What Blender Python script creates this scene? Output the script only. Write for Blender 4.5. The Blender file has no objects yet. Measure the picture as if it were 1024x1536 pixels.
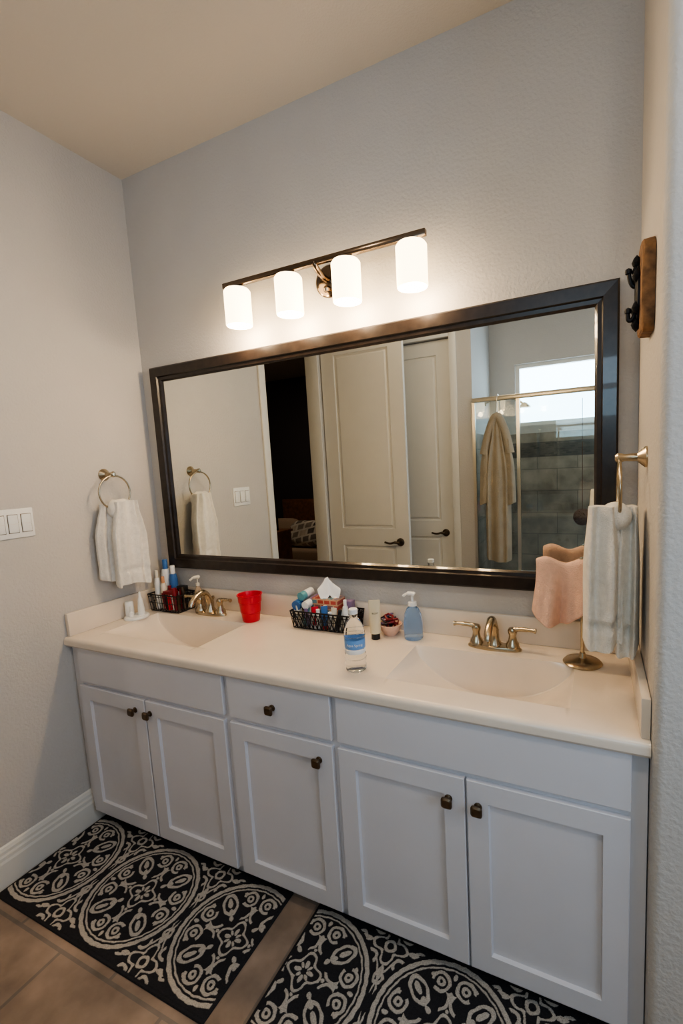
import bpy, bmesh, math, random
import numpy as np
from mathutils import Vector, Matrix, noise
random.seed(7)
C=bpy.context.collection
W=2.135; H=2.90; D=.528; ZC=.86
# ------------------------------------------------------------ materials
def mat(name,col,rough=.5,metal=0,bump=0,bscale=200,trans=0,emis=0,ecol=None,var=0,vscale=8,ior=1.45,alpha=1,detail=3,coat=0):
    m=bpy.data.materials.new(name);m.use_nodes=True;nt=m.node_tree;b=nt.nodes['Principled BSDF']
    b.inputs['Base Color'].default_value=(*col,1);b.inputs['Roughness'].default_value=rough;b.inputs['Metallic'].default_value=metal
    b.inputs['IOR'].default_value=ior;b.inputs['Transmission Weight'].default_value=trans;b.inputs['Coat Weight'].default_value=coat
    if emis: b.inputs['Emission Color'].default_value=(*(ecol or col),1);b.inputs['Emission Strength'].default_value=emis
    tc=nt.nodes.new('ShaderNodeTexCoord')
    if bump:
        n=nt.nodes.new('ShaderNodeTexNoise');n.inputs['Scale'].default_value=bscale;n.inputs['Detail'].default_value=detail
        bp=nt.nodes.new('ShaderNodeBump');bp.inputs['Strength'].default_value=bump;bp.inputs['Distance'].default_value=.004
        nt.links.new(tc.outputs['Object'],n.inputs['Vector']);nt.links.new(n.outputs['Fac'],bp.inputs['Height']);nt.links.new(bp.outputs['Normal'],b.inputs['Normal'])
    if var:
        n=nt.nodes.new('ShaderNodeTexNoise');n.inputs['Scale'].default_value=vscale;n.inputs['Detail'].default_value=5
        r=nt.nodes.new('ShaderNodeValToRGB')
        r.color_ramp.elements[0].position=.3;r.color_ramp.elements[1].position=.7
        r.color_ramp.elements[0].color=(*[max(0,c*(1-var)) for c in col],1);r.color_ramp.elements[1].color=(*[min(1,c*(1+var)) for c in col],1)
        nt.links.new(tc.outputs['Object'],n.inputs['Vector']);nt.links.new(n.outputs['Fac'],r.inputs['Fac']);nt.links.new(r.outputs['Color'],b.inputs['Base Color'])
    return m
M={}
M['wall']=mat('wall_paint',(.56,.53,.495),.75,bump=.55,bscale=95,var=.03,vscale=3)
M['ceil']=mat('ceiling_paint',(.66,.60,.52),.8,bump=.3,bscale=120)
M['trim']=mat('trim_white',(.74,.71,.65),.4,var=.015)
M['cab']=mat('cabinet_white',(.68,.665,.69),.42,var=.02,vscale=5)
M['counter']=mat('cultured_marble',(.79,.69,.58),.22,var=.02,vscale=12,coat=.2)
M['espresso']=mat('espresso_wood',(.022,.015,.012),.3,var=.4,vscale=30,coat=.3)
M['mirror']=mat('mirror_silver',(.84,.86,.82),.0,1)
M['bronze']=mat('oil_bronze',(.10,.075,.055),.35,.9)
M['knob']=mat('knob_bronze',(.15,.11,.075),.35,.9,var=.2,vscale=60)
M['nickel']=mat('champagne_nickel',(.50,.41,.29),.27,1)
M['chrome']=mat('polished_nickel',(.62,.56,.48),.12,1)
M['barmetal']=mat('dark_polished_metal',(.20,.15,.11),.18,1)
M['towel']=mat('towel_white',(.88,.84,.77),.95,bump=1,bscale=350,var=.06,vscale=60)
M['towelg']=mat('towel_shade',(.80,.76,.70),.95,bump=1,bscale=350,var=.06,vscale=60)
M['pink']=mat('cloth_peach',(.86,.56,.43),.95,bump=1,bscale=350,var=.06,vscale=60)
M['robe']=mat('robe_fleece',(.36,.30,.22),.95,bump=.8,bscale=150,var=.08)
M['white']=mat('white_plastic',(.82,.82,.80),.35)
M['cream']=mat('cream_plastic',(.76,.70,.58),.35)
M['black']=mat('black_plastic',(.015,.015,.016),.4)
M['wire']=mat('black_wire',(.02,.018,.018),.45,.5)
M['red']=mat('red_plastic',(.62,.012,.035),.35)
M['blue']=mat('blue_plastic',(.05,.15,.38),.35)
M['label']=mat('label_blue',(.16,.34,.66),.35)
M['teal']=mat('teal_plastic',(.12,.34,.38),.4)
M['purple']=mat('purple_plastic',(.24,.17,.30),.4)
M['orange']=mat('orange_plastic',(.60,.30,.16),.4)
M['darkred']=mat('satin_red',(.22,.015,.02),.4)
M['gold']=mat('gold_tube',(.72,.64,.46),.35,.15)
def glassm(name,col,rough=0,ior=1.33):
    m=mat(name,col,rough,trans=1,ior=ior);return m
M['water']=glassm('clear_bottle',(.95,.98,1.0),.02,1.2)
M['bluesoap']=mat('blue_soap',(.50,.70,.98),.05,trans=.9,ior=1.25)
M['soapclear']=mat('amber_soap',(.75,.6,.45),.1,trans=.6,ior=1.3)
M['tissue']=mat('tissue_paper',(.88,.87,.86),.9)
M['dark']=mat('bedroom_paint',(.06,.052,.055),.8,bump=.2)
M['wood']=mat('rustic_wood',(.22,.11,.045),.7,bump=.6,bscale=60,var=.5,vscale=40)
M['iron']=mat('cast_iron',(.02,.02,.022),.5,.6)
M['showermetal']=mat('satin_metal',(.62,.56,.46),.3,1)
M['puff']=mat('puff_mesh',(.12,.05,.03),.8)
g=bpy.data.materials.new('shower_glass');g.use_nodes=True;nt=g.node_tree;nt.nodes.clear()
o=nt.nodes.new('ShaderNodeOutputMaterial');mx=nt.nodes.new('ShaderNodeMixShader');t=nt.nodes.new('ShaderNodeBsdfTransparent');gl=nt.nodes.new('ShaderNodeBsdfGlossy')
gl.inputs['Roughness'].default_value=.02;t.inputs[0].default_value=(.90,.94,.94,1);mx.inputs[0].default_value=.05
nt.links.new(t.outputs[0],mx.inputs[1]);nt.links.new(gl.outputs[0],mx.inputs[2]);nt.links.new(mx.outputs[0],o.inputs[0]);M['glass']=g
def tilemat(name,c1,c2,mortar,scale,bw,rh,ms=.012,off=.5,rough=.4,swap=None,var=.3):
    m=bpy.data.materials.new(name);m.use_nodes=True;nt=m.node_tree;b=nt.nodes['Principled BSDF'];b.inputs['Roughness'].default_value=rough
    tc=nt.nodes.new('ShaderNodeTexCoord');mp=nt.nodes.new('ShaderNodeMapping');br=nt.nodes.new('ShaderNodeTexBrick')
    if swap: mp.inputs['Rotation'].default_value=swap
    br.inputs['Color1'].default_value=(*c1,1);br.inputs['Color2'].default_value=(*c2,1);br.inputs['Mortar'].default_value=(*mortar,1)
    br.inputs['Scale'].default_value=scale;br.inputs['Brick Width'].default_value=bw;br.inputs['Row Height'].default_value=rh;br.inputs['Mortar Size'].default_value=ms;br.offset=off
    nt.links.new(tc.outputs['Object'],mp.inputs[0]);nt.links.new(mp.outputs[0],br.inputs[0])
    n=nt.nodes.new('ShaderNodeTexNoise');n.inputs['Scale'].default_value=7;n.inputs['Detail'].default_value=8;nt.links.new(tc.outputs['Object'],n.inputs[0])
    rr=nt.nodes.new('ShaderNodeMapRange');rr.inputs[1].default_value=.3;rr.inputs[2].default_value=.7;rr.inputs[3].default_value=1-var;rr.inputs[4].default_value=1+var
    nt.links.new(n.outputs['Fac'],rr.inputs[0])
    vm=nt.nodes.new('ShaderNodeVectorMath');vm.operation='SCALE';nt.links.new(br.outputs['Color'],vm.inputs[0]);nt.links.new(rr.outputs[0],vm.inputs['Scale'])
    nt.links.new(vm.outputs[0],b.inputs['Base Color'])
    return m
M['floor']=tilemat('floor_tile',(.34,.25,.185),(.30,.22,.165),(.21,.17,.14),1,.46,.46,.006,.5,.45,var=.35)
M['stile']=tilemat('shower_tile',(.33,.275,.225),(.28,.24,.20),(.19,.165,.14),1,.34,.2,.004,.5,.4,(math.pi/2,0,0),var=.4)
M['mosaic']=tilemat('mosaic_band',(.05,.045,.05),(.13,.11,.10),(.10,.09,.08),1,.05,.018,.003,.5,.3,(math.pi/2,0,0))
# ------------------------------------------------------------ mesh helpers
def obj_from_bm(name,bm,m,smooth=None,loc=None):
    me=bpy.data.meshes.new(name);bmesh.ops.recalc_face_normals(bm,faces=bm.faces);bm.to_mesh(me);bm.free()
    if not isinstance(m,(list,tuple)): m=[m]
    for x in m: me.materials.append(M[x] if isinstance(x,str) else x)
    if smooth is not None:
        for p in me.polygons:p.use_smooth=True
        me.set_sharp_from_angle(angle=math.radians(smooth))
    ob=bpy.data.objects.new(name,me);C.objects.link(ob)
    if loc: ob.location=loc
    return ob
def box(name,a,b,m,bev=0,seg=2):
    bm=bmesh.new();bmesh.ops.create_cube(bm,size=1)
    for v in bm.verts: v.co=Vector(((a[i]+b[i])/2+v.co[i]*(b[i]-a[i]) for i in range(3)))
    if bev: bmesh.ops.bevel(bm,geom=bm.edges[:],offset=bev,segments=seg,profile=.5,affect='EDGES')
    return obj_from_bm(name,bm,m,40 if bev else None)
def lathe(name,prof,loc,m,n=32,axis='z',scale=(1,1,1),cap=True):
    bm=bmesh.new();rings=[]
    for r,z in prof:
        rings.append([bm.verts.new((r*math.cos(2*math.pi*i/n)*scale[0],r*math.sin(2*math.pi*i/n)*scale[1],z*scale[2])) for i in range(n)])
    for a,b in zip(rings,rings[1:]):
        for i in range(n): bm.faces.new((a[i],a[(i+1)%n],b[(i+1)%n],b[i]))
    if cap:
        if prof[0][0]>1e-5: bm.faces.new(rings[0][::-1])
        if prof[-1][0]>1e-5: bm.faces.new(rings[-1])
    bmesh.ops.remove_doubles(bm,verts=bm.verts,dist=1e-6)
    R={'z':Matrix(),'x':Matrix.Rotation(math.pi/2,4,'Y'),'-x':Matrix.Rotation(-math.pi/2,4,'Y'),'-y':Matrix.Rotation(math.pi/2,4,'X'),'y':Matrix.Rotation(-math.pi/2,4,'X')}[axis] if isinstance(axis,str) else axis
    bmesh.ops.transform(bm,matrix=Matrix.Translation(loc)@R,verts=bm.verts)
    return obj_from_bm(name,bm,m,35)
def tube(name,pts,r,m,n=10,closed=False,flat=None):
    pts=[Vector(p) for p in pts];N=len(pts)
    rs=r if isinstance(r,(list,tuple)) else [r]*N
    bm=bmesh.new();rings=[];up=None
    for i,p in enumerate(pts):
        if closed: t=(pts[(i+1)%N]-pts[i-1]).normalized()
        else: t=(pts[min(i+1,N-1)]-pts[max(i-1,0)]).normalized()
        if up is None: up=Vector((0,0,1)) if abs(t.z)<.9 else Vector((0,1,0))
        x=up.cross(t).normalized();y=t.cross(x).normalized();up=y
        f=flat or (1,1)
        rings.append([bm.verts.new(p+x*math.cos(2*math.pi*k/n)*rs[i]*f[0]+y*math.sin(2*math.pi*k/n)*rs[i]*f[1]) for k in range(n)])
    pr=list(zip(rings,rings[1:]))+([(rings[-1],rings[0])] if closed else [])
    for a,b in pr:
        for i in range(n): bm.faces.new((a[i],a[(i+1)%n],b[(i+1)%n],b[i]))
    if not closed: bm.faces.new(rings[0][::-1]);bm.faces.new(rings[-1])
    return obj_from_bm(name,bm,m,50)
def spline(P,n=8):
    P=[Vector(p) for p in P];out=[]
    for i in range(len(P)-1):
        p0=P[max(i-1,0)];p1=P[i];p2=P[i+1];p3=P[min(i+2,len(P)-1)]
        for k in range(n):
            t=k/n;out.append(.5*((2*p1)+(p2-p0)*t+(2*p0-5*p1+4*p2-p3)*t*t+(3*p1-p0-3*p2+p3)*t**3))
    out.append(P[-1]);return out
def loft(name,rings,m,sm=60,caps=True):
    bm=bmesh.new();R=[[bm.verts.new(p) for p in r] for r in rings];n=len(R[0])
    for a,b in zip(R,R[1:]):
        for i in range(n): bm.faces.new((a[i],a[(i+1)%n],b[(i+1)%n],b[i]))
    if caps: bm.faces.new(R[0][::-1]);bm.faces.new(R[-1])
    return obj_from_bm(name,bm,m,sm)
def group(name,parts,parent_loc=(0,0,0)):
    e=bpy.data.objects.new(name,None);C.objects.link(e);e.location=parent_loc;e.empty_display_size=.05
    mi=Matrix.Translation(parent_loc).inverted()
    for p in parts:
        p.parent=e;p.matrix_parent_inverse=mi
    return e
def join(name,ps):
    bm=bmesh.new();mats=[]
    for p in ps:
        base=len(bm.faces);bm.from_mesh(p.data);bm.faces.ensure_lookup_table()
        idx=[]
        for mm in p.data.materials:
            if mm not in mats: mats.append(mm)
            idx.append(mats.index(mm))
        for f in bm.faces[base:]: f.material_index=idx[f.material_index]
        me0=p.data;bpy.data.objects.remove(p);bpy.data.meshes.remove(me0)
    me=bpy.data.meshes.new(name);bm.to_mesh(me);bm.free()
    for mm in mats: me.materials.append(mm)
    ob=bpy.data.objects.new(name,me);C.objects.link(ob);return ob
def shaker(name,x0,x1,z0,z1,y,th=.018,rail=.058,m='cab'):
    bm=bmesh.new()
    def rect(a,b,c,d,yy): return [bm.verts.new((a,yy,c)),bm.verts.new((b,yy,c)),bm.verts.new((b,yy,d)),bm.verts.new((a,yy,d))]
    e=.002
    L=[rect(x0,x1,z0,z1,y+th),rect(x0,x1,z0,z1,y+e),rect(x0+e,x1-e,z0+e,z1-e,y)]
    if rail: L+= [rect(x0+rail,x1-rail,z0+rail,z1-rail,y),rect(x0+rail+.003,x1-rail-.003,z0+rail+.003,z1-rail-.003,y+.011)]
    for a,b in zip(L,L[1:]):
        for i in range(4): bm.faces.new((a[i],a[(i+1)%4],b[(i+1)%4],b[i]))
    bm.faces.new(L[0][::-1]);bm.faces.new(L[-1])
    return obj_from_bm(name,bm,m)
# ------------------------------------------------------------ room shell
box('floor',(-3.2,-4.6,-.1),(3.4,.12,0),'floor')
box('ceiling',(-3.2,-4.6,H),(3.4,.12,H+.1),'ceil')
box('wall_back',(-.12,0,0),(3.4,.12,H),'wall')
box('wall_left',(-.12,-.965,0),(0,0,H),'wall')
box('wall_left_header',(-.12,-1.675,2.52),(0,-.965,H),'wall')
box('wall_left_rear',(-.12,-2.2,0),(0,-1.675,H),'wall')
bm=bmesh.new();R=.022;pts=[(W,0),]
pts+=[(W+R-R*math.cos(a),-.545+R-R*math.sin(a)) for a in [i*math.pi/2/8 for i in range(9)]]
pts+=[(3.4,-.545),(3.4,0)]
lo=[bm.verts.new((x,y,0)) for x,y in pts];hi=[bm.verts.new((x,y,H)) for x,y in pts];n=len(pts)
for i in range(n): bm.faces.new((lo[i],lo[(i+1)%n],hi[(i+1)%n],hi[i]))
bm.faces.new(lo);bm.faces.new(hi[::-1]);obj_from_bm('wall_right',bm,'wall',30)
def wall_holed_x(name,x0,x1,y0,y1,hy0,hy1,hz0,hz1,m):
    ps=[box('a',(x0,y0,0),(x1,y1,hz0),m),box('b',(x0,y0,hz1),(x1,y1,H),m),box('c',(x0,y0,hz0),(x1,hy0,hz1),m),box('d',(x0,hy1,hz0),(x1,y1,hz1),m)]
    return join(name,ps)
wall_holed_x('wall_right_far',3.3,3.4,-3.02,-.545,-2.0,-.9,1.1,2.2,'wall')
YR=-2.2; XS=1.11; YB=-2.92
box('wall_rear',(0,YR-.1,0),(.13,YR,H),'wall');box('wall_rear_pier',(.93,YR-.1,0),(XS,YR,H),'wall');box('wall_rear_header',(.13,YR-.1,2.52),(.93,YR,H),'wall')
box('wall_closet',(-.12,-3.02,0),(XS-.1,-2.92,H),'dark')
box('wall_shower_side',(XS-.1,-3.02,0),(XS,YR-.1,H),'wall')
wx0,wx1,wz0,wz1=1.34,2.45,1.80,2.36
join('wall_shower_back',[box('a',(XS,YB-.1,0),(3.3,YB,wz0),'wall'),box('b',(XS,YB-.1,wz1),(3.3,YB,H),'wall'),box('c',(XS,YB-.1,wz0),(wx0,YB,wz1),'wall'),box('d',(wx1,YB-.1,wz0),(3.3,YB,wz1),'wall')])
join('wall_shower_tile',[box('a',(XS,YB,0),(3.3,YB+.012,1.51),'stile'),box('b',(XS,YB,1.51),(3.3,YB+.014,1.645),'mosaic'),box('c',(XS,YB,1.645),(3.3,YB+.012,1.73),'stile'),
  box('d',(XS,YB+.012,0),(XS+.012,YR-.02,1.73),'stile')])
def window(name,axis,a0,a1,z0,z1,p,q):
    f=.035;ps=[]
    for (u0,u1,w0,w1) in [(a0,a1,z0,z0+f),(a0,a1,z1-f,z1),(a0,a0+f,z0+f,z1-f),(a1-f,a1,z0+f,z1-f)]:
        ps.append(box('f',(u0,p,w0),(u1,q,w1),'trim') if axis=='y' else box('f',(p,u0,w0),(q,u1,w1),'trim'))
    return join(name,ps)
window('window_1','y',wx0,wx1,wz0,wz1,YB-.08,YB-.03)
window('fill_window','x',-2.0,-.9,1.1,2.2,3.33,3.38)  # unseen window, added to let cool fill in from the right
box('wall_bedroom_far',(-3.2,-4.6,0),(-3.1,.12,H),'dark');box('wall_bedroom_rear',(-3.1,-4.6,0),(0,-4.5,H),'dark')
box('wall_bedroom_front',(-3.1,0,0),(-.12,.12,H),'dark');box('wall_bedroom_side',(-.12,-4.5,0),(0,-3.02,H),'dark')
def casing(name,boxes): return join(name,[box('c',a,b,'trim',.004) for a,b in boxes])
casing('trim_1',[((0,-.968,0),(.014,-.905,2.585)),((0,-1.735,2.52),(.014,-.968,2.585)),((-.12,-.975,0),(0,-.965,2.52)),((-.12,-1.675,0),(0,-1.665,2.52))])
casing('trim_2',[((.93,YR,0),(.99,YR+.014,2.58)),((.07,YR,0),(.13,YR+.014,2.58)),((.13,YR,2.52),(.93,YR+.014,2.58))])
def panel_door(name,w,h,lever_side=1):
    ps=[];bm=bmesh.new()
    xs=[0,.115,w-.115,w];zs=[0,.22,.86,1.00,h-.115,h]
    vg={}
    def V(i,k,y): 
        key=(i,k,y)
        if key not in vg: vg[key]=bm.verts.new((xs[i],y,zs[k]))
        return vg[key]
    for y,s in ((0,-1),(-.036,1)):
        for i in range(3):
            for k in range(5):
                vs=[V(i,k,y),V(i+1,k,y),V(i+1,k+1,y),V(i,k+1,y)]
                if i==1 and k in (1,3):
                    a=[xs[i],xs[i+1],zs[k],zs[k+1]];prev=vs
                    for off,dy in ((.006,-.010),(.018,-.010),(.03,-.001),(.05,-.001)):
                        yy=y+dy*(1 if s<0 else -1)
                        cur=[bm.verts.new(c) for c in ((a[0]+off,yy,a[2]+off),(a[1]-off,yy,a[2]+off),(a[1]-off,yy,a[3]-off),(a[0]+off,yy,a[3]-off))]
                        for j in range(4): bm.faces.new((prev[j],prev[(j+1)%4],cur[(j+1)%4],cur[j]))
                        prev=cur
                    bm.faces.new(prev)
                else: bm.faces.new(vs)
    for k in range(5):
        for i in (0,3): bm.faces.new((V(i,k,0),V(i,k+1,0),V(i,k+1,-.036),V(i,k,-.036)))
    for i in range(3):
        for k in (0,5): bm.faces.new((V(i,k,0),V(i+1,k,0),V(i+1,k,-.036),V(i,k,-.036)))
    ps.append(obj_from_bm('slab',bm,'trim'))
    lx=w-.075;lz=.895
    ps.append(lathe('rose',[(0,0),(.032,0),(.032,.006),(.026,.012),(.012,.014),(.012,.045),(0,.045)],(lx,0,lz),'bronze',24,'y'))
    ps.append(tube('lever',spline([(lx,.045,lz),(lx-.03,.052,lz+.004),(lx-.07,.052,lz-.004),(lx-.115,.048,lz+.004)],5),[.010]*6+[.008]*10,'bronze',8))
    return ps
ps=panel_door('d',.70,2.50);e=group('door_1',ps);e.location=(.012,-1.70,.008)
ps=panel_door('d',.785,2.505);e=group('door_2',ps);e.location=(.138,YR-.03,.006)
def baseboard(name,y0,y1,x=0,sg=1):
    prof=[(0,0),(.016,0),(.016,.095),(.013,.105),(.013,.118),(.010,.126),(.010,.138),(.006,.150),(0,.155)]
    bm=bmesh.new();A=[bm.verts.new((x+sg*a,y0,z)) for a,z in prof];B=[bm.verts.new((x+sg*a,y1,z)) for a,z in prof];n=len(prof)
    for i in range(n): bm.faces.new((A[i],A[(i+1)%n],B[(i+1)%n],B[i]))
    bm.faces.new(A);bm.faces.new(B);return obj_from_bm(name,bm,'trim')
baseboard('baseboard_left',-.903,-.45)
# ------------------------------------------------------------ vanity
FY=-.515;V=[]
V.append(box('side_left',(.003,-.495,.075),(.02,-.002,.82),'cab'));V.append(box('side_right',(W-.02,-.495,.075),(W-.002,-.002,.82),'cab'))
V.append(box('bottom',(.02,-.48,.08),(W-.02,-.002,.095),'cab'))
V.append(box('face_frame',(.004,-.499,.075),(W-.003,-.482,.8215),'cab'))
dt,db,rt,rb=.8195,.672,.653,.075
for nm,a,b in (('false_drawer_l',.058,.848),('drawer',.872,1.283),('false_drawer_r',1.303,2.097)):
    V.append(shaker(nm,a,b,db,dt,FY,rail=0))
for nm,a,b in (('door_a',.046,.438),('door_b',.445,.845),('door_c',.872,1.283),('door_d',1.303,1.698),('door_e',1.704,2.097)):
    V.append(shaker(nm,a,b,rb,rt,FY))
def knob(x,z):
    p1=lathe('knob_stem',[(0,0),(.011,0),(.011,.003),(.006,.006),(.006,.016),(0,.016)],(x,FY,z),'knob',16,'-y')
    bm=bmesh.new();L=[]
    for s,y in ((.006,.012),(.0135,.017),(.0155,.020),(.0155,.024),(.011,.028)):
        r=[]
        for i in range(24):
            a=2*math.pi*(i+.5)/24;c,sn=math.cos(a),math.sin(a)
            r.append(bm.verts.new((x+math.copysign(abs(c)**.45,c)*s,FY-y,z+math.copysign(abs(sn)**.45,sn)*s)))
        L.append(r)
    for a,b in zip(L,L[1:]):
        for i in range(24): bm.faces.new((a[i],a[(i+1)%24],b[(i+1)%24],b[i]))
    bm.faces.new(L[0]);bm.faces.new(L[-1][::-1])
    return [p1,obj_from_bm('knob_head',bm,'knob',30)]
for x,z in ((.385,.605),(.468,.605),(1.063,.74),(1.233,.598),(1.653,.585),(1.735,.583)): V+=knob(x,z)
group('double_vanity_cabinet',V)
box('toe_kick',(.02,-.455,0),(W-.02,-.40,.074),'cab')
sinks=[(.115,.655),(1.435,1.962)];sy0,sy1=-.428,-.145;dep=.135
def basin(x,y):
    for a,b in sinks:
        if a<x<b and sy0<y<sy1:
            u=(x-a)/(b-a);t=(sy1-y)/(sy1-sy0)
            arc=max(0,1-abs(2*u-1)**2.2)
            g=min(1,t/.07);g=g*g*(3-2*g)
            h=1-max(0,(t-.25)/.75)**1.7
            return -dep*(arc**.8)*min(g,1)*h-.008*min(1,t*16,(1-t)*16,u*30,(1-u)*30)
    return 0
xs=[.001];
for a,b in sinks: xs+=[a+(b-a)*i/64 for i in range(65)]+[a+.003,b-.003]
xs+=[.655+(1.435-.655)*i/8 for i in range(1,8)]+[2.05,W-.001];xs=sorted(set(round(x,5) for x in xs))
prof=[(-.001,ZC)]+[(sy1*i/3,ZC) for i in range(1,3)]+[(sy1-(sy1-sy0)*i/64,ZC) for i in range(65)]+[(-.48,ZC),(-.512,ZC)]
prof+=[(-.512-.016*math.sin(a),ZC-.016+.016*math.cos(a)) for a in [math.pi/2*i/6 for i in range(1,7)]]+[(-.528,ZC-.03),(-.522,ZC-.038),(-.50,ZC-.038)]
bm=bmesh.new();G=[[bm.verts.new((x,y,z+(basin(x,y) if z==ZC else 0))) for y,z in prof] for x in xs]
for a,b in zip(G,G[1:]):
    for j in range(len(prof)-1): bm.faces.new((a[j],a[j+1],b[j+1],b[j]))
V=[obj_from_bm('counter_top',bm,'counter',26)]
for a,b in sinks:
    cx=(a+b)/2;yy=sy1-.085;V.append(lathe('drain',[(0,.002),(.012,.004),(.02,.003),(.024,0),(0,0)],(cx,yy,ZC+basin(cx,yy)+.001),'chrome',20))
group('vanity_countertop',V)
join('backsplash',[box('backs',(.021,-.021,ZC),(W-.021,-.001,ZC+.098),'counter',.003),box('side_l',(.001,-.512,ZC),(.021,-.001,ZC+.098),'counter',.003),box('side_r',(W-.021,-.512,ZC),(W-.001,-.001,ZC+.098),'counter',.003)])
def faucet(x,y):
    P=[];z=ZC
    P.append(lathe('base',[(0,0),(.092,0),(.092,.006),(.085,.013),(.04,.017),(0,.017)],(x,y,z),'nickel',40,scale=(1,.34,1)))
    P.append(lathe('spout_body',[(.026,0),(.024,.01),(.018,.02),(.016,.05),(.017,.055),(0,.06)],(x,y,z+.012),'nickel'))
    P.append(tube('spout',spline([(x,y,z+.05),(x,y-.008,z+.085),(x,y-.035,z+.112),(x,y-.075,z+.105),(x,y-.105,z+.082),(x,y-.112,z+.066)],5),[.016]*5+[.0145]*8+[.013]*8+[.0115]*5,'nickel',12))
    P.append(lathe('lift_rod',[(.003,0),(.003,.05),(.007,.054),(.007,.064),(0,.067)],(x,y+.022,z+.016),'nickel',12))
    for s in (-1,1):
        hx=x+s*.062
        P.append(lathe('handle_base',[(.024,0),(.022,.012),(.015,.022),(.012,.04),(.015,.05),(.016,.058),(.012,.066),(0,.07)],(hx,y,z+.012),'nickel'))
        P.append(tube('handle_lever',spline([(hx,y,z+.072),(hx+s*.025,y-.003,z+.077),(hx+s*.06,y-.010,z+.080),(hx+s*.078,y-.013,z+.079)],5),[.009]*4+[.0075]*5+[.006]*4+[.0085]*3,'nickel',10))
    return P
group('sink_faucet',faucet(.392,-.088));group('sink_faucet',faucet(1.702,-.088))
# ------------------------------------------------------------ mirror
fx0,fx1,fz0,fz1=.080,2.080,1.055,2.026
L=[];bm=bmesh.new()
for off,y in ((0,-.001),(0,-.026),(.006,-.032),(.044,-.030),(.048,-.022),(.060,-.020),(.067,-.012),(.067,-.005)):
    L.append([bm.verts.new(c) for c in ((fx0+off,y,fz0+off),(fx1-off,y,fz0+off),(fx1-off,y,fz1-off),(fx0+off,y,fz1-off))])
for a,b in zip(L,L[1:]):
    for i in range(4): bm.faces.new((a[i],a[(i+1)%4],b[(i+1)%4],b[i]))
fr=obj_from_bm('frame',bm,'espresso')
gl=box('glass',(fx0+.06,-.010,fz0+.06),(fx1-.06,-.004,fz1-.06),'mirror')
group('framed_wall_mirror',[fr,gl])
# ------------------------------------------------------------ vanity light
P=[];ly=-.105
M['shade']=mat('frosted_shade',(1,.93,.80),.4,emis=4.2,ecol=(1,.74,.42))
P.append(box('bar',(.650,ly-.010,2.250),(1.512,ly+.010,2.270),'barmetal',.002))
P.append(lathe('wall_plate',[(0,0),(.060,0),(.060,.008),(.052,.016),(.03,.022),(0,.024)],(1.085,0,2.225),'barmetal',36,'-y'))
P.append(tube('arm',spline([(1.085,-.02,2.225),(1.085,-.06,2.228),(1.085,-.10,2.245),(1.085,ly,2.26)],5),.011,'barmetal'))
P.append(lathe('finial',[(0,-.012),(.012,-.010),(.014,0),(.008,.01),(0,.012)],(1.085,-.03,2.19),'barmetal',16))
for x in (.715,.963,1.211,1.459):
    P.append(lathe('shade',[(.020,.004),(.046,.003),(.0525,-.006),(.0525,-.133),(.050,-.137),(.048,-.134),(.048,-.008),(.02,0)],(x,ly,2.234),'shade',36,cap=False))
    P.append(lathe('socket_cap',[(0,.018),(.018,.018),(.026,.010),(.026,.0),(0,0)],(x,ly,2.234),'barmetal',24))
    l=bpy.data.lights.new('bulb','POINT');l.energy=2.4;l.color=(1,.74,.46);l.shadow_soft_size=.03
    lo=bpy.data.objects.new('bulb',l);C.objects.link(lo);lo.location=(x,ly,2.07);P.append(lo)
group('vanity_light_fixture',P)
# ------------------------------------------------------------ light switch
P=[box('plate',(0,-.728,1.303),(.006,-.580,1.416),'white',.003)]
for i in range(3):
    y=-.654+(i-1)*.046
    P.append(box('rocker',(.005,y-.0165,1.325),(.010,y+.0165,1.393),'white',.0015));P.append(box('rocker_seam',(.0085,y-.0168,1.3575),(.0104,y+.0168,1.3588),'towelg'))
    P.append(box('rocker_gap',(.0055,y-.0185,1.323),(.0064,y+.0185,1.395),'knob'))
group('light_switch',P)
# ------------------------------------------------------------ towels
def towel_lobe(name,cx,cy,ztop,zbot,w0,w1,t0,t1,ang,m,seed=0,folds=3,lean=(0,0),amp=.25,hem=True,n=72,rows=46):
    rings=[];dx,dy=math.cos(ang),math.sin(ang);nx,ny=-dy,dx;rnd=random.Random(seed);ph=[rnd.uniform(0,6.28) for _ in range(5)]
    for k in range(rows+1):
        v=k/rows;s=min(1,v/.45);s=s*s*(3-2*s);w=w0+(w1-w0)*s;t=t0+(t1-t0)*s
        z=ztop+(zbot-ztop)*v;ring=[]
        hm=1
        if hem and .80<v<.86: hm=.80
        for i in range(n):
            a=2*math.pi*i/n;c=math.cos(a);sn=math.sin(a)
            u=math.copysign(abs(c)**.75,c)*w/2
            fold=amp*t*math.sin(folds*math.pi*c+ph[0]+v*.7)+amp*.5*t*math.sin(2.3*folds*c+ph[1]+v*2)
            d=math.copysign(abs(sn)**.6,sn)*t/2*hm+fold
            nz=noise.noise(Vector((u*30+seed,d*30,z*22)))*.004
            zz=z+.010*v*math.sin(2.5*c+ph[2])
            if k==0 or k==rows: u*=.96
            ring.append((cx+dx*u+nx*(d+nz)+lean[0]*v,cy+dy*u+ny*(d+nz)+lean[1]*v,zz))
        rings.append(ring)
    return loft(name,rings,m,70)
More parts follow.
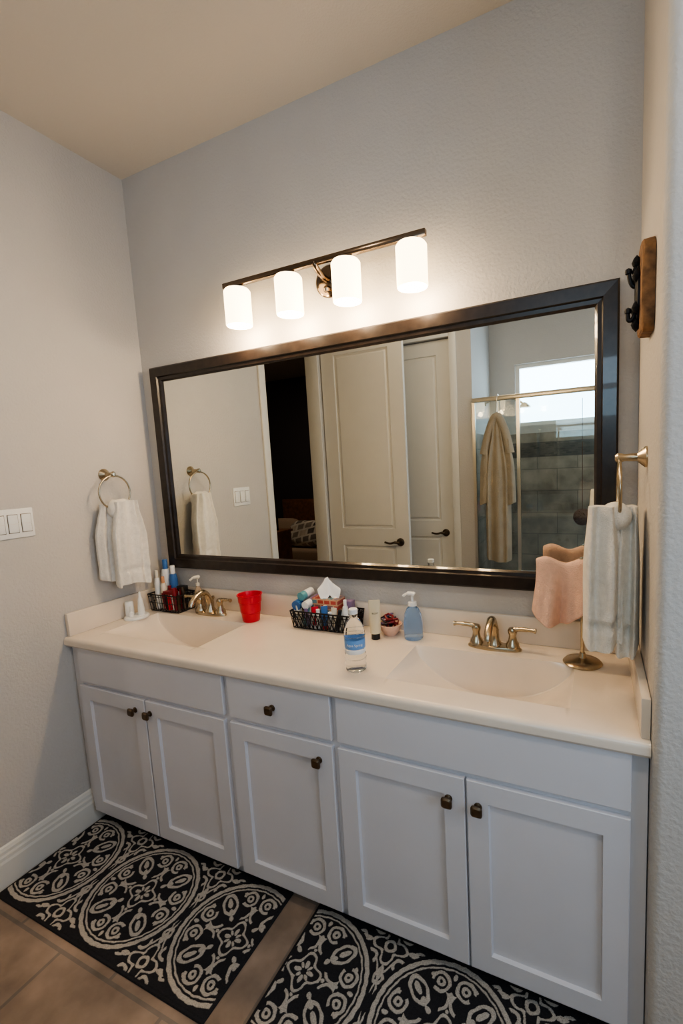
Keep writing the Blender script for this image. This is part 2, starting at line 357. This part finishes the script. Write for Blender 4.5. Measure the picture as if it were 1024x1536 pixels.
def wall_ring(yb,zb,side,xw,rr=.075):
    s=side;xr=xw+s*.062
    P=[lathe('escutcheon',[(0,0),(.027,0),(.027,.004),(.020,.012),(.011,.022),(.009,.05),(.012,.058),(.013,.066),(.008,.072),(0,.073)],(xw,yb,zb),'nickel',28,'x' if s>0 else '-x')]
    P.append(tube('ring',[(xr,yb+rr*math.sin(2*math.pi*i/48),zb-.006-rr+rr*math.cos(2*math.pi*i/48)) for i in range(48)],.0042,'nickel',8,closed=True))
    return P,xr
AA=[-1,-.93,-.8,-.6,-.3,0,.3,.6,.8,.93,1]
tp=lambda a:math.sqrt(max(0,1-a**4*.9))
P,xr=wall_ring(-.262,1.531,1,0);zr=1.531-.006-.15
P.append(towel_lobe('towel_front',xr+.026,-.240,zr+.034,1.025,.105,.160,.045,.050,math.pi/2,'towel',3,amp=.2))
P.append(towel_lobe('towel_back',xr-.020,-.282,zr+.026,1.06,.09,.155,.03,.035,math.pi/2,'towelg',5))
P.append(loft('towel_fold',[[(xr+.006+.036*math.cos(b)*tp(a),-.250+a*.056,zr+.002+(.042*math.sin(b)+.004*math.sin(a*9))*tp(a)) for b in [math.pi*2*i/24 for i in range(24)]] for a in AA],'towel'))
group('towel_ring',P)
P,xr=wall_ring(-.294,1.499,-1,W,.075);zr=1.499-.156
P.append(towel_lobe('towel_front',xr-.038,-.330,zr+.035,1.010,.070,.092,.05,.10,math.radians(8),'towel',11,folds=2,amp=.16))
P.append(towel_lobe('towel_back',xr+.020,-.285,zr+.030,.985,.05,.062,.06,.11,math.radians(-6),'towel',15,folds=2,amp=.14))
P.append(loft('towel_fold',[[(xr+.038*math.cos(b)*tp(a)-.008,-.302+a*.050,zr+.006+.036*math.sin(b)*tp(a)) for b in [math.pi*2*i/24 for i in range(24)]] for a in AA],'towel'))
group('towel_ring',P)
sx,sy=1.983,-.125;P=[lathe('base',[(0,0),(.056,0),(.058,.004),(.052,.010),(.03,.014),(.012,.02),(.008,.035),(0,.035)],(sx,sy,ZC),'nickel',36)]
P.append(lathe('post',[(.006,0),(.006,.30),(.010,.305),(.010,.315),(0,.322)],(sx,sy,ZC+.02),'nickel',14))
ZA=1.172
P.append(tube('arm',[(1.865,sy,ZA),(1.88,sy,ZA),(2.05,sy,ZA),(2.06,sy,ZA)],.005,'nickel'))
bm=bmesh.new();NU,NV=30,44;GG=[]
for i in range(NU+1):
    u=i/NU;row=[]
    for j in range(NV+1):
        v=j/NV;r=.013+.004*math.sin(u*9)
        x=1.850+.157*u+.010*math.sin(v*7)*(.5-abs(v-.5))
        lenF=.140+.055*math.sin(u*3.3+.2);lenB=.12
        tot=lenF+lenB+math.pi*r;s=v*tot
        if s<lenF: y=sy-r;z=ZA+.002-(lenF-s);fl=(lenF-s)
        elif s<lenF+math.pi*r: a=(s-lenF)/r;y=sy-r*math.cos(a);z=ZA+.002+r*math.sin(a);fl=0
        else: y=sy+r;z=ZA+.002-(s-lenF-math.pi*r);fl=(s-lenF-math.pi*r)
        sg=-1 if s<lenF else 1
        y+=sg*fl*(.08+.13*math.sin(u*11+sg)+ .06*math.sin(u*23))*(1 if sg<0 else .5)
        x-=(.10*fl*(1-u) if sg<0 else 0)
        z+=.006*math.sin(u*8)*(1-abs(2*v-1))
        row.append(bm.verts.new((x,y,z)))
    GG.append(row)
for a,b in zip(GG,GG[1:]):
    for j in range(NV): bm.faces.new((a[j],a[j+1],b[j+1],b[j]))
cl=obj_from_bm('washcloth',bm,'pink',80);so=cl.modifiers.new('s','SOLIDIFY');so.thickness=.008;so.offset=0
sb=cl.modifiers.new('b','SUBSURF');sb.levels=1;sb.render_levels=1
P.append(cl);group('towel_stand',P)
# ------------------------------------------------------------ wall plaque
P=[];ring=[];N=28
for xx,s in ((W-.001,1.0),(W-.022,.985),(W-.026,.94)):
    r=[]
    for i in range(N):
        a=2*math.pi*i/N;ww=.080*s*(1+.05*math.sin(3*a+1)+.03*math.sin(7*a));hh=.104*s*(1+.04*math.sin(2*a)+.03*math.sin(5*a))
        c,sn=math.cos(a),math.sin(a)
        r.append((xx,-.345+math.copysign(abs(c)**.5,c)*ww,1.886+math.copysign(abs(sn)**.5,sn)*hh))
    ring.append(r)
P.append(loft('plaque',ring,'wood',40))
P.append(lathe('hook_plate',[(0,0),(.030,0),(.030,.005),(.02,.009),(0,.010)],(W-.026,-.335,1.885),'iron',12,'-x',scale=(2.2,1,1)))
hx=W-.030
P.append(tube('hook_lower',spline([(hx,-.335,1.85),(hx-.010,-.335,1.828),(hx-.018,-.335,1.828),(hx-.020,-.335,1.845)],6),.005,'iron'))
P.append(tube('hook_upper',spline([(hx,-.335,1.90),(hx-.010,-.335,1.905),(hx-.016,-.335,1.92),(hx-.018,-.335,1.935)],6),.005,'iron'))
for z in (1.848,1.938): P.append(lathe('hook_tip',[(0,-.009),(.007,-.005),(.008,0),(.007,.005),(0,.009)],(hx-.019,-.335,z),'iron',12))
for k,(yy,z) in enumerate(((-.335,1.955),(-.315,1.92),(-.355,1.92),(-.335,1.815),(-.318,1.85),(-.352,1.85),(-.335,1.935))): P.append(lathe('leaf',[(0,-.018),(.008,-.008),(.011,0),(.007,.01),(0,.018)],(hx-.002,yy,z),'iron',10))
group('rustic_wall_hook',P)
# ------------------------------------------------------------ counter objects
def T(text,size,m,th=.0003):
    c=bpy.data.curves.new('txt','FONT');c.body=text;c.size=size;c.align_x='CENTER';c.align_y='CENTER';c.extrude=th
    o=bpy.data.objects.new('txt',c);C.objects.link(o);dg=bpy.context.evaluated_depsgraph_get()
    me=bpy.data.meshes.new_from_object(o.evaluated_get(dg));bpy.data.objects.remove(o);me.materials.clear();me.materials.append(M[m]);return me
def text_cyl(text,size,m,cx,cy,z,r,face):
    me=T(text,size,m);
    for v in me.vertices:
        a=face+v.co.x/r;rr=r+.0006+v.co.z;zz=v.co.y
        v.co=(cx+rr*math.sin(a),cy-rr*math.cos(a),z+zz)
    o=bpy.data.objects.new('lettering',me);C.objects.link(o);return o
cx,cy=.647,-.105
P=[lathe('cup',[(.034,0),(.037,.004),(.041,.04),(.0435,.042),(.047,.085),(.0495,.087),(.0515,.115),(.055,.117),(.055,.121),(.0505,.121),(.049,.116),(.045,.08),(.039,.04),(.034,.006),(0,.005)],(cx,cy,ZC),['red'],40)]
o=group('red_cup',P)
cx,cy=1.322,-.400
P=[lathe('bottle',[(0,.004),(.02,.004),(.026,0),(.033,.006),(.034,.02),(.032,.027),(.034,.034),(.034,.06),(.0325,.062),(.0325,.105),(.034,.107),(.034,.125),(.030,.145),(.020,.165),(.0135,.175),(.0135,.183),(.0155,.184),(.0155,.187),(.0125,.188),(.0125,.196)],(cx,cy,ZC),'water',40),
 lathe('cap',[(.0145,0),(.0145,.014),(.0125,.016),(0,.016)],(cx,cy,ZC+.188),'white',28)]
for z in (.045,.118,.13): P.append(tube('rib',[(cx+(.0342 if z<.13 else .0335)*math.cos(2*math.pi*i/32),cy+(.0342 if z<.13 else .0335)*math.sin(2*math.pi*i/32),ZC+z) for i in range(32)],.0012,'water',6,closed=True))
P.append(lathe('label',[(.0332,0),(.0338,.001),(.0338,.030),(.0332,.031)],(cx,cy,ZC+.078),'label',40,cap=False))
P.append(lathe('label_stripe',[(.0332,0),(.0338,.001),(.0338,.013),(.0332,.014)],(cx,cy,ZC+.0625),'white',40,cap=False))
P.append(text_cyl('Aqua Spring',.011,'white',cx,cy,ZC+.093,.0342,math.radians(26)))
group('water_bottle',P)
def pump(name,cx,cy,h,r,m,pm='white',ang=math.pi):
    P=[lathe('bottle',[(0,.002),(r*.9,0),(r,.006),(r,h*.35),(r*.86,h*.55),(r*.62,h*.66),(r*.40,h*.70),(r*.40,h*.74),(0,h*.74)],(cx,cy,ZC),m,32),
       lathe('collar',[(r*.45,0),(r*.45,h*.08),(r*.2,h*.09),(r*.14,h*.10),(r*.14,h*.2),(0,h*.2)],(cx,cy,ZC+h*.72),pm,24)]
    z=ZC+h*.93;dx,dy=math.cos(ang),math.sin(ang)
    P.append(tube('pump_nozzle',spline([(cx-dx*.008,cy-dy*.008,z+.004),(cx,cy,z+.008),(cx+dx*.02,cy+dy*.02,z+.007),(cx+dx*.036,cy+dy*.036,z-.003)],5),[.010]*5+[.008]*5+[.005]*6,pm,10))
    return P
P=pump('s',1.402,-.085,.175,.036,'bluesoap')
group('soap_pump_bottle',P)
def ctube(name,cx,cy,h,w,m,cap='black',ang=.4,z0=ZC):
    rings=[];hc=h*.16
    for k in range(13):
        t=k/12;wx=w/2*(1+.06*t);wy=(w*.42)*(1-t)+.0015
        rings.append([(cx+math.cos(ang)*wx*math.cos(a)-math.sin(ang)*wy*math.sin(a),cy+math.sin(ang)*wx*math.cos(a)+math.cos(ang)*wy*math.sin(a),z0+hc+(h-hc)*t) for a in [2*math.pi*i/24 for i in range(24)]])
    return [loft('tube_body',rings,m,50),lathe('tube_cap',[(0,0),(w*.38,0),(w*.40,.003),(w*.38,hc),(0,hc)],(cx,cy,z0),cap,20)]
group('lotion_tube',ctube('t',1.268,-.135,.150,.042,'gold','black',.45)+[text_cyl('BODY',.009,'black',1.268,-.135,ZC+.105,.0215,math.radians(30))])
cx,cy=1.305,-.078
P=[lathe('bowl',[(0,.004),(.022,0),(.024,.004),(.038,.022),(.046,.045),(.044,.046),(.035,.025),(.02,.008),(0,.007)],(cx,cy,ZC),'pink',32)]
for i in range(16):
    a=i*2.4;rr=.006+.025*((i%5)/5);c0=Vector((cx+rr*math.cos(a),cy+rr*math.sin(a),ZC+.030+.0028*i));ax=Vector((random.uniform(-.6,.6),random.uniform(-.6,.6),1)).normalized()
    u=ax.cross(Vector((0,1,.1))).normalized();w=ax.cross(u);R0=random.uniform(.010,.018)
    P.append(tube('hair_tie',[c0+(u*math.cos(b)+w*math.sin(b))*R0*(1+.12*math.sin(5*b)) for b in [2*math.pi*k/20 for k in range(20)]],random.uniform(.0025,.005),['darkred','black','black','darkred','purple'][i%5],6,closed=True))
group('hair_tie_bowl',P)
def basket(x0,x1,y0,y1,h,step=.02,lat=True,m='wire',fl=.008):
    P=[];z0=ZC+.004;z1=ZC+h
    def loop(f,z): return [(x0-f,y0-f,z),(x1+f,y0-f,z),(x1+f,y1+f,z),(x0-f,y1+f,z)]
    for f,z,r in ((fl,z1,.003),(0,z0,.0022),(fl*.5,(z0+z1)/2,.0015),(fl*.9,z1-.012,.0015)):
        l=loop(f,z)
        for i in range(4): P.append(tube('wire',[l[i],l[(i+1)%4]],r,m,6))
    def side(a,b,c,d):
        a,b,c,d=map(Vector,(a,b,c,d));L=(b-a).length;n=max(2,int(L/step))
        for i in range(n+1):
            t=i/n;P.append(tube('wire',[a.lerp(b,t),d.lerp(c,t)],.0014,m,5))
            if lat and i<n:
                P.append(tube('wire',[a.lerp(b,t),d.lerp(c,(i+1)/n)],.0022,m,5));P.append(tube('wire',[a.lerp(b,(i+1)/n),d.lerp(c,t)],.0022,m,5))
    lo=loop(0,z0);hi=loop(fl,z1)
    for i in range(4): j=(i+1)%4;side(lo[i],lo[j],hi[j],hi[i])
    n=int((x1-x0)/step)
    for i in range(1,n): P.append(tube('wire',[(x0+(x1-x0)*i/n,y0,z0),(x0+(x1-x0)*i/n,y1,z0)],.0012,m,5))
    return join('wires',P)
def bottle(x,y,h,r,m,cap,z0=ZC+.006,ch=.2):
    return join('bottle',[lathe('b',[(0,0),(r*.95,0),(r,.004),(r,h*(.72-ch*.3)),(r*.8,h*(.85-ch*.3)),(r*.5,h*(1-ch)),(0,h*(1-ch))],(x,y,z0),m,24),lathe('c',[(r*.55,0),(r*.55,h*ch*.95),(r*.48,h*ch),(0,h*ch)],(x,y,z0+h*(1-ch)),cap,20)])
bx0,bx1,by0,by1=.890,1.160,-.130,-.035
P=[basket(bx0,bx1,by0,by1,.075,.018)]
z=ZC
M['tbox']=tilemat('tissue_box_print',(.42,.05,.03),(.05,.22,.25),(.50,.30,.18),1,.03,.02,.003,.5,.5,(math.pi/2,0,0))
P.append(box('tissue_box',(.965,-.095,z+.03),(1.085,-.032,z+.125),'tbox',.002))
bm=bmesh.new();bmesh.ops.create_grid(bm,x_segments=18,y_segments=18,size=.5)
for v in bm.verts:
    u,w=v.co.x,v.co.y;rr=max(abs(u),abs(w))*2;a=math.atan2(w,u)
    R=.006+.040*rr**1.2*(1+.35*math.sin(3*a+1));zz=.085*(1-rr)**.9+.012*math.sin(5*a)*rr+.028*rr*rr*max(0,math.sin(2*a+.4))
    v.co=(1.022+R*math.cos(a)*1.0,-.064+R*math.sin(a)*.55,z+.124+max(zz,.0))
P.append(obj_from_bm('tissue',bm,'tissue',60))
cols=['white','cream','teal','white','purple','white','red','white','cream','blue','white','white','cream','black']
for i in range(18):
    x=bx0+.015+(bx1-bx0-.03)*i/17;y=random.uniform(by0+.012,by0+.03);hh=random.uniform(.070,.105);c=cols[i%14];c2=cols[(i*5+3)%14]
    lx=random.uniform(-.02,.02)
    if lx+x>bx1-.01 or lx+x<bx0+.01: lx=0
    if i%3==0: P+=ctube('t',x,y,hh+.01,.026,c,c2,random.uniform(-.6,.8),z0=z+.006)
    else: P.append(tube('toiletry',[(x,y,z+.008),(x+lx*.7,y-.002,z+hh*.7),(x+lx*.75,y-.002,z+hh*.72),(x+lx,y-.003,z+hh)],[.010,.010,.008,.008],c,12))
for nm,a,b,r,c,c2 in (('roll_pack',(.900,-.118,z+.092),(.900,-.035,z+.100),.020,'white','blue'),('roll_pack',(.917,-.105,z+.128),(.925,-.035,z+.135),.017,'white','teal'),('roll_pack',(.948,-.122,z+.098),(.952,-.03,z+.108),.016,'purple','white')):
    P.append(tube(nm,[a,b],r,c,18));P.append(tube('roll_band',[Vector(a).lerp(Vector(b),-.02),Vector(a).lerp(Vector(b),.35)],r+.0008,c2,18))
P.append(box('carton',(1.10,-.075,z+.02),(1.135,-.04,z+.115),'purple',.001));P.append(bottle(1.125,-.105,.125,.012,'white','white'))
group('toiletry_basket',P)
bx0,bx1,by0,by1=.055,.235,-.135,-.035
P=[basket(bx0,bx1,by0,by1,.085,.016,False)]
P.append(bottle(.082,-.055,.235,.022,'white','blue'));P.append(bottle(.125,-.05,.205,.020,'blue','white'));P.append(bottle(.075,-.105,.19,.014,'white','cream'))
P.append(bottle(.108,-.098,.16,.014,'cream','orange'))
for i in range(12):
    x=.125+.105*(i%6)/6+.01;y=-.12+.035*(i//6)+random.uniform(0,.01);c=['darkred','black','red','white','darkred','bronze'][i%6]
    P.append(tube('tube_item',[(x,y,z+.01),(x+random.uniform(-.012,.010),y,z+random.uniform(.08,.125))],random.uniform(.007,.011),c,10))
P.append(box('compact',(.13,-.125,z+.085),(.19,-.085,z+.100),'darkred',.002));P.append(box('compact_lid',(.175,-.08,z+.09),(.22,-.05,z+.118),'black',.002))
group('wire_toiletry_basket',P)
group('soap_dispenser',pump('p',.285,-.050,.165,.020,'soapclear','cream',-2.0))
cx,cy=.072,-.235
P=[lathe('tray',[(0,0),(.050,0),(.052,.005),(.048,.012),(.04,.014),(0,.014)],(cx+.004,cy,ZC),'white',36,scale=(1.0,1.1,1)),
 lathe('reservoir',[(0,0),(.019,0),(.019,.060),(.016,.068),(0,.07)],(cx-.022,cy-.014,ZC+.012),'white',28),
 lathe('handle',[(0,0),(.017,0),(.015,.03),(.012,.055),(.010,.075),(.006,.085),(.004,.11),(0,.111)],(cx+.024,cy+.012,ZC+.012),'white',24),
 lathe('brush_peg',[(0,0),(.010,0),(.009,.02),(.004,.025),(.003,.05),(0,.051)],(cx+.004,cy-.028,ZC+.012),'white',20)]
group('electric_toothbrush_charger',P)
# ------------------------------------------------------------ rugs
def rug(name,x0,x1,y0,y1,cxm,seed=0):
    step=.0015;nx=int((x1-x0)/step);ny=int((y1-y0)/step)
    X,Y=np.meshgrid(np.linspace(x0,x1,nx),np.linspace(y0,y1,ny),indexing='ij')
    cy=(y0+y1)/2
    Xw=X+.0008*np.sin(Y*210+seed)+.0005*np.sin(X*310+Y*90);Yw=Y+.0008*np.sin(X*190)+.0005*np.sin(Y*280+X*60)
    R=.198;m=np.zeros_like(X,bool);pit=.425
    allr=np.full_like(X,9.)
    for k in (-1,0,1):
        dx=(Xw-(cxm+pit*k))/R;dy=(Yw-cy)/R;r=np.hypot(dx,dy);th=np.arctan2(dy,dx)
        allr=np.minimum(allr,r)
        def loc(rad,a): return dx*np.cos(a)+dy*np.sin(a)-rad, -dx*np.sin(a)+dy*np.cos(a)
        def petal(rad,n,off,l,w):
            out=np.zeros_like(m)
            for j in range(n):
                al,pe=loc(rad,off+2*np.pi*j/n);out|=(al/l)**2+(pe/w)**2<1
            return out
        def ering(rad,n,off,l,w,t):
            out=np.zeros_like(m)
            for j in range(n):
                al,pe=loc(rad,off+2*np.pi*j/n);out|=np.abs(np.hypot(al/l,pe/w)-1)*min(l,w)<t
            return out
        q=(np.abs(r-.965)<.034)|(np.abs(r-.885)<.014)
        for j in range(4):
            a=j*np.pi/2
            for s in (-1,1):
                al,pe=loc(.70*np.cos(.27),a);pe2=pe*s-.70*np.sin(.27);d=np.hypot(al,pe2);an=np.arctan2(al,-pe2)
                q|=(np.abs(d-.125)<.024)&(an>-2.2)
                q|=(np.abs(d-.045)<.022)
                al,pe=loc(.40,a);q|=(np.abs(np.hypot(al-.06,pe*s-.17)-.15)<.022)&(pe*s<.12)&(al<.16)
        q|=petal(.52,4,0,.075,.034)|petal(.80,4,0,.05,.03)
        q|=ering(.635,4,np.pi/4,.185,.115,.022)|petal(.66,4,np.pi/4,.10,.042)
        q|=petal(.50,4,np.pi/4,.035,.035)
        q|=petal(.80,8,np.pi/8,.030,.055)
        q|=(np.abs(r-(.225+.055*np.cos(4*th)))<.022)
        q|=petal(.105,4,0,.06,.034)|petal(.095,4,np.pi/4,.045,.022)
        q|=petal(.36,4,np.pi/4,.055,.035)|petal(.335,4,0,.028,.028)
        m|=q&(r<1)
    f=np.zeros_like(m)
    for k in (-1.5,-.5,.5,1.5):
        for sy in (-1,1):
            px=cxm+pit*k;py=cy+sy*.168
            dx=(Xw-px)/.07;dy=(Yw-py)/.07;r=np.hypot(dx,dy);th=np.arctan2(dy,dx)
            f|=(np.abs(r-(.60+.20*np.cos(4*th)))<.07)|(np.abs(r-.22)<.07)
            for j in range(4):
                a=j*np.pi/2+np.pi/4;d=np.hypot(dx-.95*np.cos(a),dy-.95*np.sin(a));f|=(np.abs(d-.26)<.07)
                a=j*np.pi/2;al=dx*np.cos(a)+dy*np.sin(a)-1.12;pe=-dx*np.sin(a)+dy*np.cos(a);f|=(al/.26)**2+(pe/.12)**2<1
                f|=(np.abs(np.hypot(al-.28,pe)-.2)<.07)
    for k in (-1,0,1):
        r=np.hypot(Xw-(cxm+pit*k),Yw-cy)/R
        f|=(np.abs(r-1.12)<.014)&(np.abs(Yw-cy)<.13)
    m|=f&(allr>1.05)
    edge=np.minimum(np.minimum(X-x0,x1-X),np.minimum(Y-y0,y1-Y))
    m&=edge>.010
    rng=np.random.default_rng(seed);nz=rng.normal(0,1,X.shape)
    Z=.0080+m*.0014+nz*.0003;Z[edge<.010]=.0065;Z[edge<1e-6]=.001
    verts=np.stack([X,Y,Z],-1).reshape(-1,3)
    me=bpy.data.meshes.new(name);idx=np.arange(nx*ny).reshape(nx,ny)
    F=np.stack([idx[:-1,:-1],idx[1:,:-1],idx[1:,1:],idx[:-1,1:]],-1).reshape(-1,4)
    me.vertices.add(nx*ny);me.vertices.foreach_set('co',verts.ravel());me.loops.add(F.size);me.loops.foreach_set('vertex_index',F.ravel().astype(np.int32))
    me.polygons.add(len(F));me.polygons.foreach_set('loop_start',np.arange(0,F.size,4,dtype=np.int32));me.polygons.foreach_set('loop_total',np.full(len(F),4,np.int32));me.update();me.validate()
    at=me.color_attributes.new('weave','FLOAT_COLOR','POINT')
    cr=np.array([.50,.45,.39]);bk=np.array([.020,.019,.022]);mm=m.reshape(-1,1)
    col=np.where(mm,cr,bk)*(1+.16*nz.reshape(-1,1));col=np.clip(col,0,1);col=np.hstack([col,np.ones((len(col),1))])
    at.data.foreach_set('color',col.astype(np.float32).ravel())
    me.materials.append(M['rug']);ob=bpy.data.objects.new(name,me);C.objects.link(ob);return ob
rm=mat('rug_weave',(.5,.5,.5),.95,bump=.6,bscale=500);a=rm.node_tree.nodes.new('ShaderNodeAttribute');a.attribute_name='weave';rm.node_tree.links.new(a.outputs['Color'],rm.node_tree.nodes['Principled BSDF'].inputs['Base Color']);M['rug']=rm
rug('patterned_rug',.022,1.045,-.893,-.458,.533,1)
rug('patterned_rug',1.155,2.125,-.880,-.458,1.655,4)
# ------------------------------------------------------------ shower area
hz=1.985
P=[box('header',(XS,YR-.02,hz-.015),(3.3,YR+.02,hz+.02),'showermetal',.003),box('sill',(XS,YR-.02,.10),(3.3,YR+.02,.12),'showermetal'),
 box('jamb',(XS,YR-.015,.12),(XS+.022,YR+.015,hz-.015),'showermetal'),box('stile_1',(1.455,YR-.015,.12),(1.480,YR+.015,hz-.015),'showermetal'),box('stile_2',(2.30,YR-.015,.12),(2.325,YR+.015,hz-.015),'showermetal'),
 box('pane_1',(XS+.022,YR-.003,.12),(1.455,YR+.003,hz-.015),'glass'),box('pane_2',(1.480,YR-.003,.12),(2.30,YR+.003,hz-.015),'glass'),box('pane_3',(2.325,YR-.003,.12),(3.3,YR+.003,hz-.015),'glass')]
P.append(box('curb',(XS,YR-.06,0),(3.3,YR+.06,.10),'stile'))
group('shower_enclosure',P)
P=[tube('arm',spline([(1.12,-2.70,2.02),(1.22,-2.70,2.05),(1.36,-2.70,2.03),(1.44,-2.70,1.98)],5),.010,'showermetal'),lathe('flange',[(0,0),(.03,0),(.028,.008),(0,.012)],(1.11,-2.70,2.02),'showermetal',20,'x'),
 lathe('head',[(0,.04),(.015,.035),(.05,.005),(.055,-.01),(0,-.012)],(1.45,-2.70,1.955),'showermetal',24)]
group('shower_head',P)
rx,ry=1.315,YR+.075
P=[towel_lobe('robe_body',rx,ry,1.86,.70,.06,.20,.045,.085,0,'robe',21,folds=3,amp=.14,hem=False,rows=60),
   towel_lobe('sleeve_l',rx-.085,ry+.015,1.66,1.16,.03,.075,.04,.055,0,'robe',22,folds=1,amp=.1,hem=False,lean=(-.02,0)),
   towel_lobe('sleeve_r',rx+.085,ry+.015,1.66,1.16,.03,.075,.04,.055,0,'robe',23,folds=1,amp=.1,hem=False,lean=(.02,0)),
   tube('shoulders',spline([(rx-.10,ry+.01,1.55),(rx-.06,ry,1.72),(rx,ry,1.84),(rx+.06,ry,1.72),(rx+.10,ry+.01,1.55)],6),.035,'robe',12),
   tube('over_door_hook',spline([(rx,ry-.01,1.83),(rx,ry-.012,1.95),(rx,YR+.03,2.012),(rx,YR,2.012),(rx,YR-.03,2.005),(rx,YR-.028,1.96)],5),.004,'showermetal',8)]
group('bathrobe',P)
P=[];c0=Vector((1.925,-2.30,1.03))
for i in range(26):
    ax=Vector((random.gauss(0,1),random.gauss(0,1),random.gauss(0,1))).normalized();u=ax.orthogonal().normalized();w=ax.cross(u)
    P.append(tube('ruffle',[c0+(u*math.cos(b)+w*math.sin(b))*.055+ax*.020*math.sin(6*b+i) for b in [2*math.pi*k/24 for k in range(24)]],.010,'puff',6,closed=True))
P=[join('mesh_puff',P),tube('cord',[c0+Vector((0,0,.05)),(1.925,-2.26,1.3),(1.925,-2.23,1.93)],.002,'puff',6)]
group('bath_loofah',P)
# ------------------------------------------------------------ bedroom
M['quilt']=tilemat('pillow_print',(.45,.38,.30),(.05,.045,.045),(.55,.5,.42),1,.09,.09,.012,.5,.9,(math.pi/2,.6,.3))
M['brown']=mat('brown_wood',(.22,.10,.05),.4,var=.3,vscale=20);M['linen']=mat('bed_linen',(.38,.28,.20),.9,bump=.4,bscale=100)
def pillow(cx,cy,cz,w,h,t,tilt,m,name='pillow'):
    bm=bmesh.new();bmesh.ops.create_uvsphere(bm,u_segments=32,v_segments=20,radius=1)
    for v in bm.verts:
        x,y,z=v.co
        f=lambda a:math.copysign(abs(a)**.45,a)
        v.co=(f(x)*w/2*(1-.1*abs(z)),y*t/2,f(z)*h/2)
    bmesh.ops.transform(bm,matrix=Matrix.Translation((cx,cy,cz))@Matrix.Rotation(tilt,4,'X'),verts=bm.verts)
    return obj_from_bm(name,bm,m,60)
P=[box('mattress',(-2.4,-4.3,.20),(-.9,-3.3,.48),'linen',.05,3),box('frame',(-2.45,-4.35,.0),(-.85,-3.25,.20),'brown',.01),box('headboard',(-2.45,-4.42,.0),(-.85,-4.36,1.05),'brown',.01),
 pillow(-1.45,-3.5,.66,.55,.36,.16,.5,'quilt'),pillow(-1.95,-3.7,.66,.5,.36,.16,.4,'linen'),pillow(-1.2,-4.1,.70,.6,.42,.16,.3,'linen')]
group('bed',P)
P=[box('top',(-1.95,-3.2,.74),(-1.45,-2.85,.77),'brown',.005),box('body',(-1.93,-3.18,.08),(-1.47,-2.87,.74),'brown'),box('drawer_front',(-1.90,-2.87,.50),(-1.50,-2.86,.70),'brown',.004)]
for x in (-1.92,-1.49):
    for y in (-3.17,-2.9): P.append(box('leg',(x,y,0),(x+.03,y+.03,.08),'brown'))
group('nightstand',P)
P=[box('frame',(-1.66,-3.02,.771),(-1.53,-3.0,.95),'black',.003),box('photo',(-1.645,-3.0,.79),(-1.545,-2.998,.93),'towelg')]
group('picture_frame',P)
P=[lathe('base',[(0,0),(.06,0),(.06,.01),(.02,.03),(.03,.10),(.045,.16),(.03,.24),(.01,.28),(.008,.34),(0,.34)],(-1.82,-3.02,.771),'black',24),lathe('shade',[(.13,0),(.10,.2)],(-1.82,-3.02,1.09),'dark',32,cap=False)]
group('table_lamp',P)
# ------------------------------------------------------------ lights
def area(name,loc,rot,sx,sy,e,col):
    l=bpy.data.lights.new(name,'AREA');l.shape='RECTANGLE';l.size=sx;l.size_y=sy;l.energy=e;l.color=col
    o=bpy.data.objects.new(name,l);C.objects.link(o);o.location=loc;o.rotation_euler=rot;return o
area('fill_daylight',((wx0+wx1)/2,YB-.09,(wz0+wz1)/2),(math.radians(90),0,0),wx1-wx0,wz1-wz0,9,(.62,.82,1))
area('fill_daylight',(3.36,-1.45,1.65),(math.radians(90),0,math.radians(90)),1.1,1.1,8,(.68,.80,1))  # added fill at the unseen side window, cool light on the cabinet fronts
def fill_light(x,y,e,col=(1,.84,.64)):  # made-up ceiling fixture, out of view, added as fill
    P=[lathe('trim_ring',[(.055,0),(.085,-.004),(.088,0)],(x,y,H-.001),'trim',32,cap=False)]
    l=bpy.data.lights.new('fill_lamp','AREA');l.shape='DISK';l.size=.11;l.energy=e;l.color=col;lo=bpy.data.objects.new('fill_lamp',l);C.objects.link(lo);lo.location=(x,y,H-.006);P.append(lo);group('fill_downlight',P)
fill_light(1.0,-1.5,2.5);fill_light(2.3,-1.5,4.0);fill_light(-1.4,-2.9,6,(1,.8,.65))  # two added fills for the bathroom, one added to lift the dark bedroom
w=bpy.data.worlds.new('world');bpy.context.scene.world=w;w.use_nodes=True;b=w.node_tree.nodes['Background'];b.inputs[0].default_value=(.50,.74,1,1);b.inputs[1].default_value=1.2
# ------------------------------------------------------------ camera
cd=bpy.data.cameras.new('camera');co=bpy.data.objects.new('camera',cd);C.objects.link(co)
cd.sensor_fit='AUTO';cd.sensor_width=36;cd.lens=699.505/1536*36;cd.shift_x=(512-562.068)/1536;cd.shift_y=(781.724-768)/1536;cd.clip_start=.02
co.matrix_world=Matrix.Translation((2.0184,-1.6634,1.5126))@Matrix.Rotation(.4454,4,'Z')@Matrix.Rotation(1.4513,4,'X')@Matrix.Rotation(-.0511,4,'Z')
s=bpy.context.scene;s.camera=co;s.view_settings.view_transform='AgX';s.view_settings.look='AgX - Medium High Contrast';s.view_settings.exposure=.8
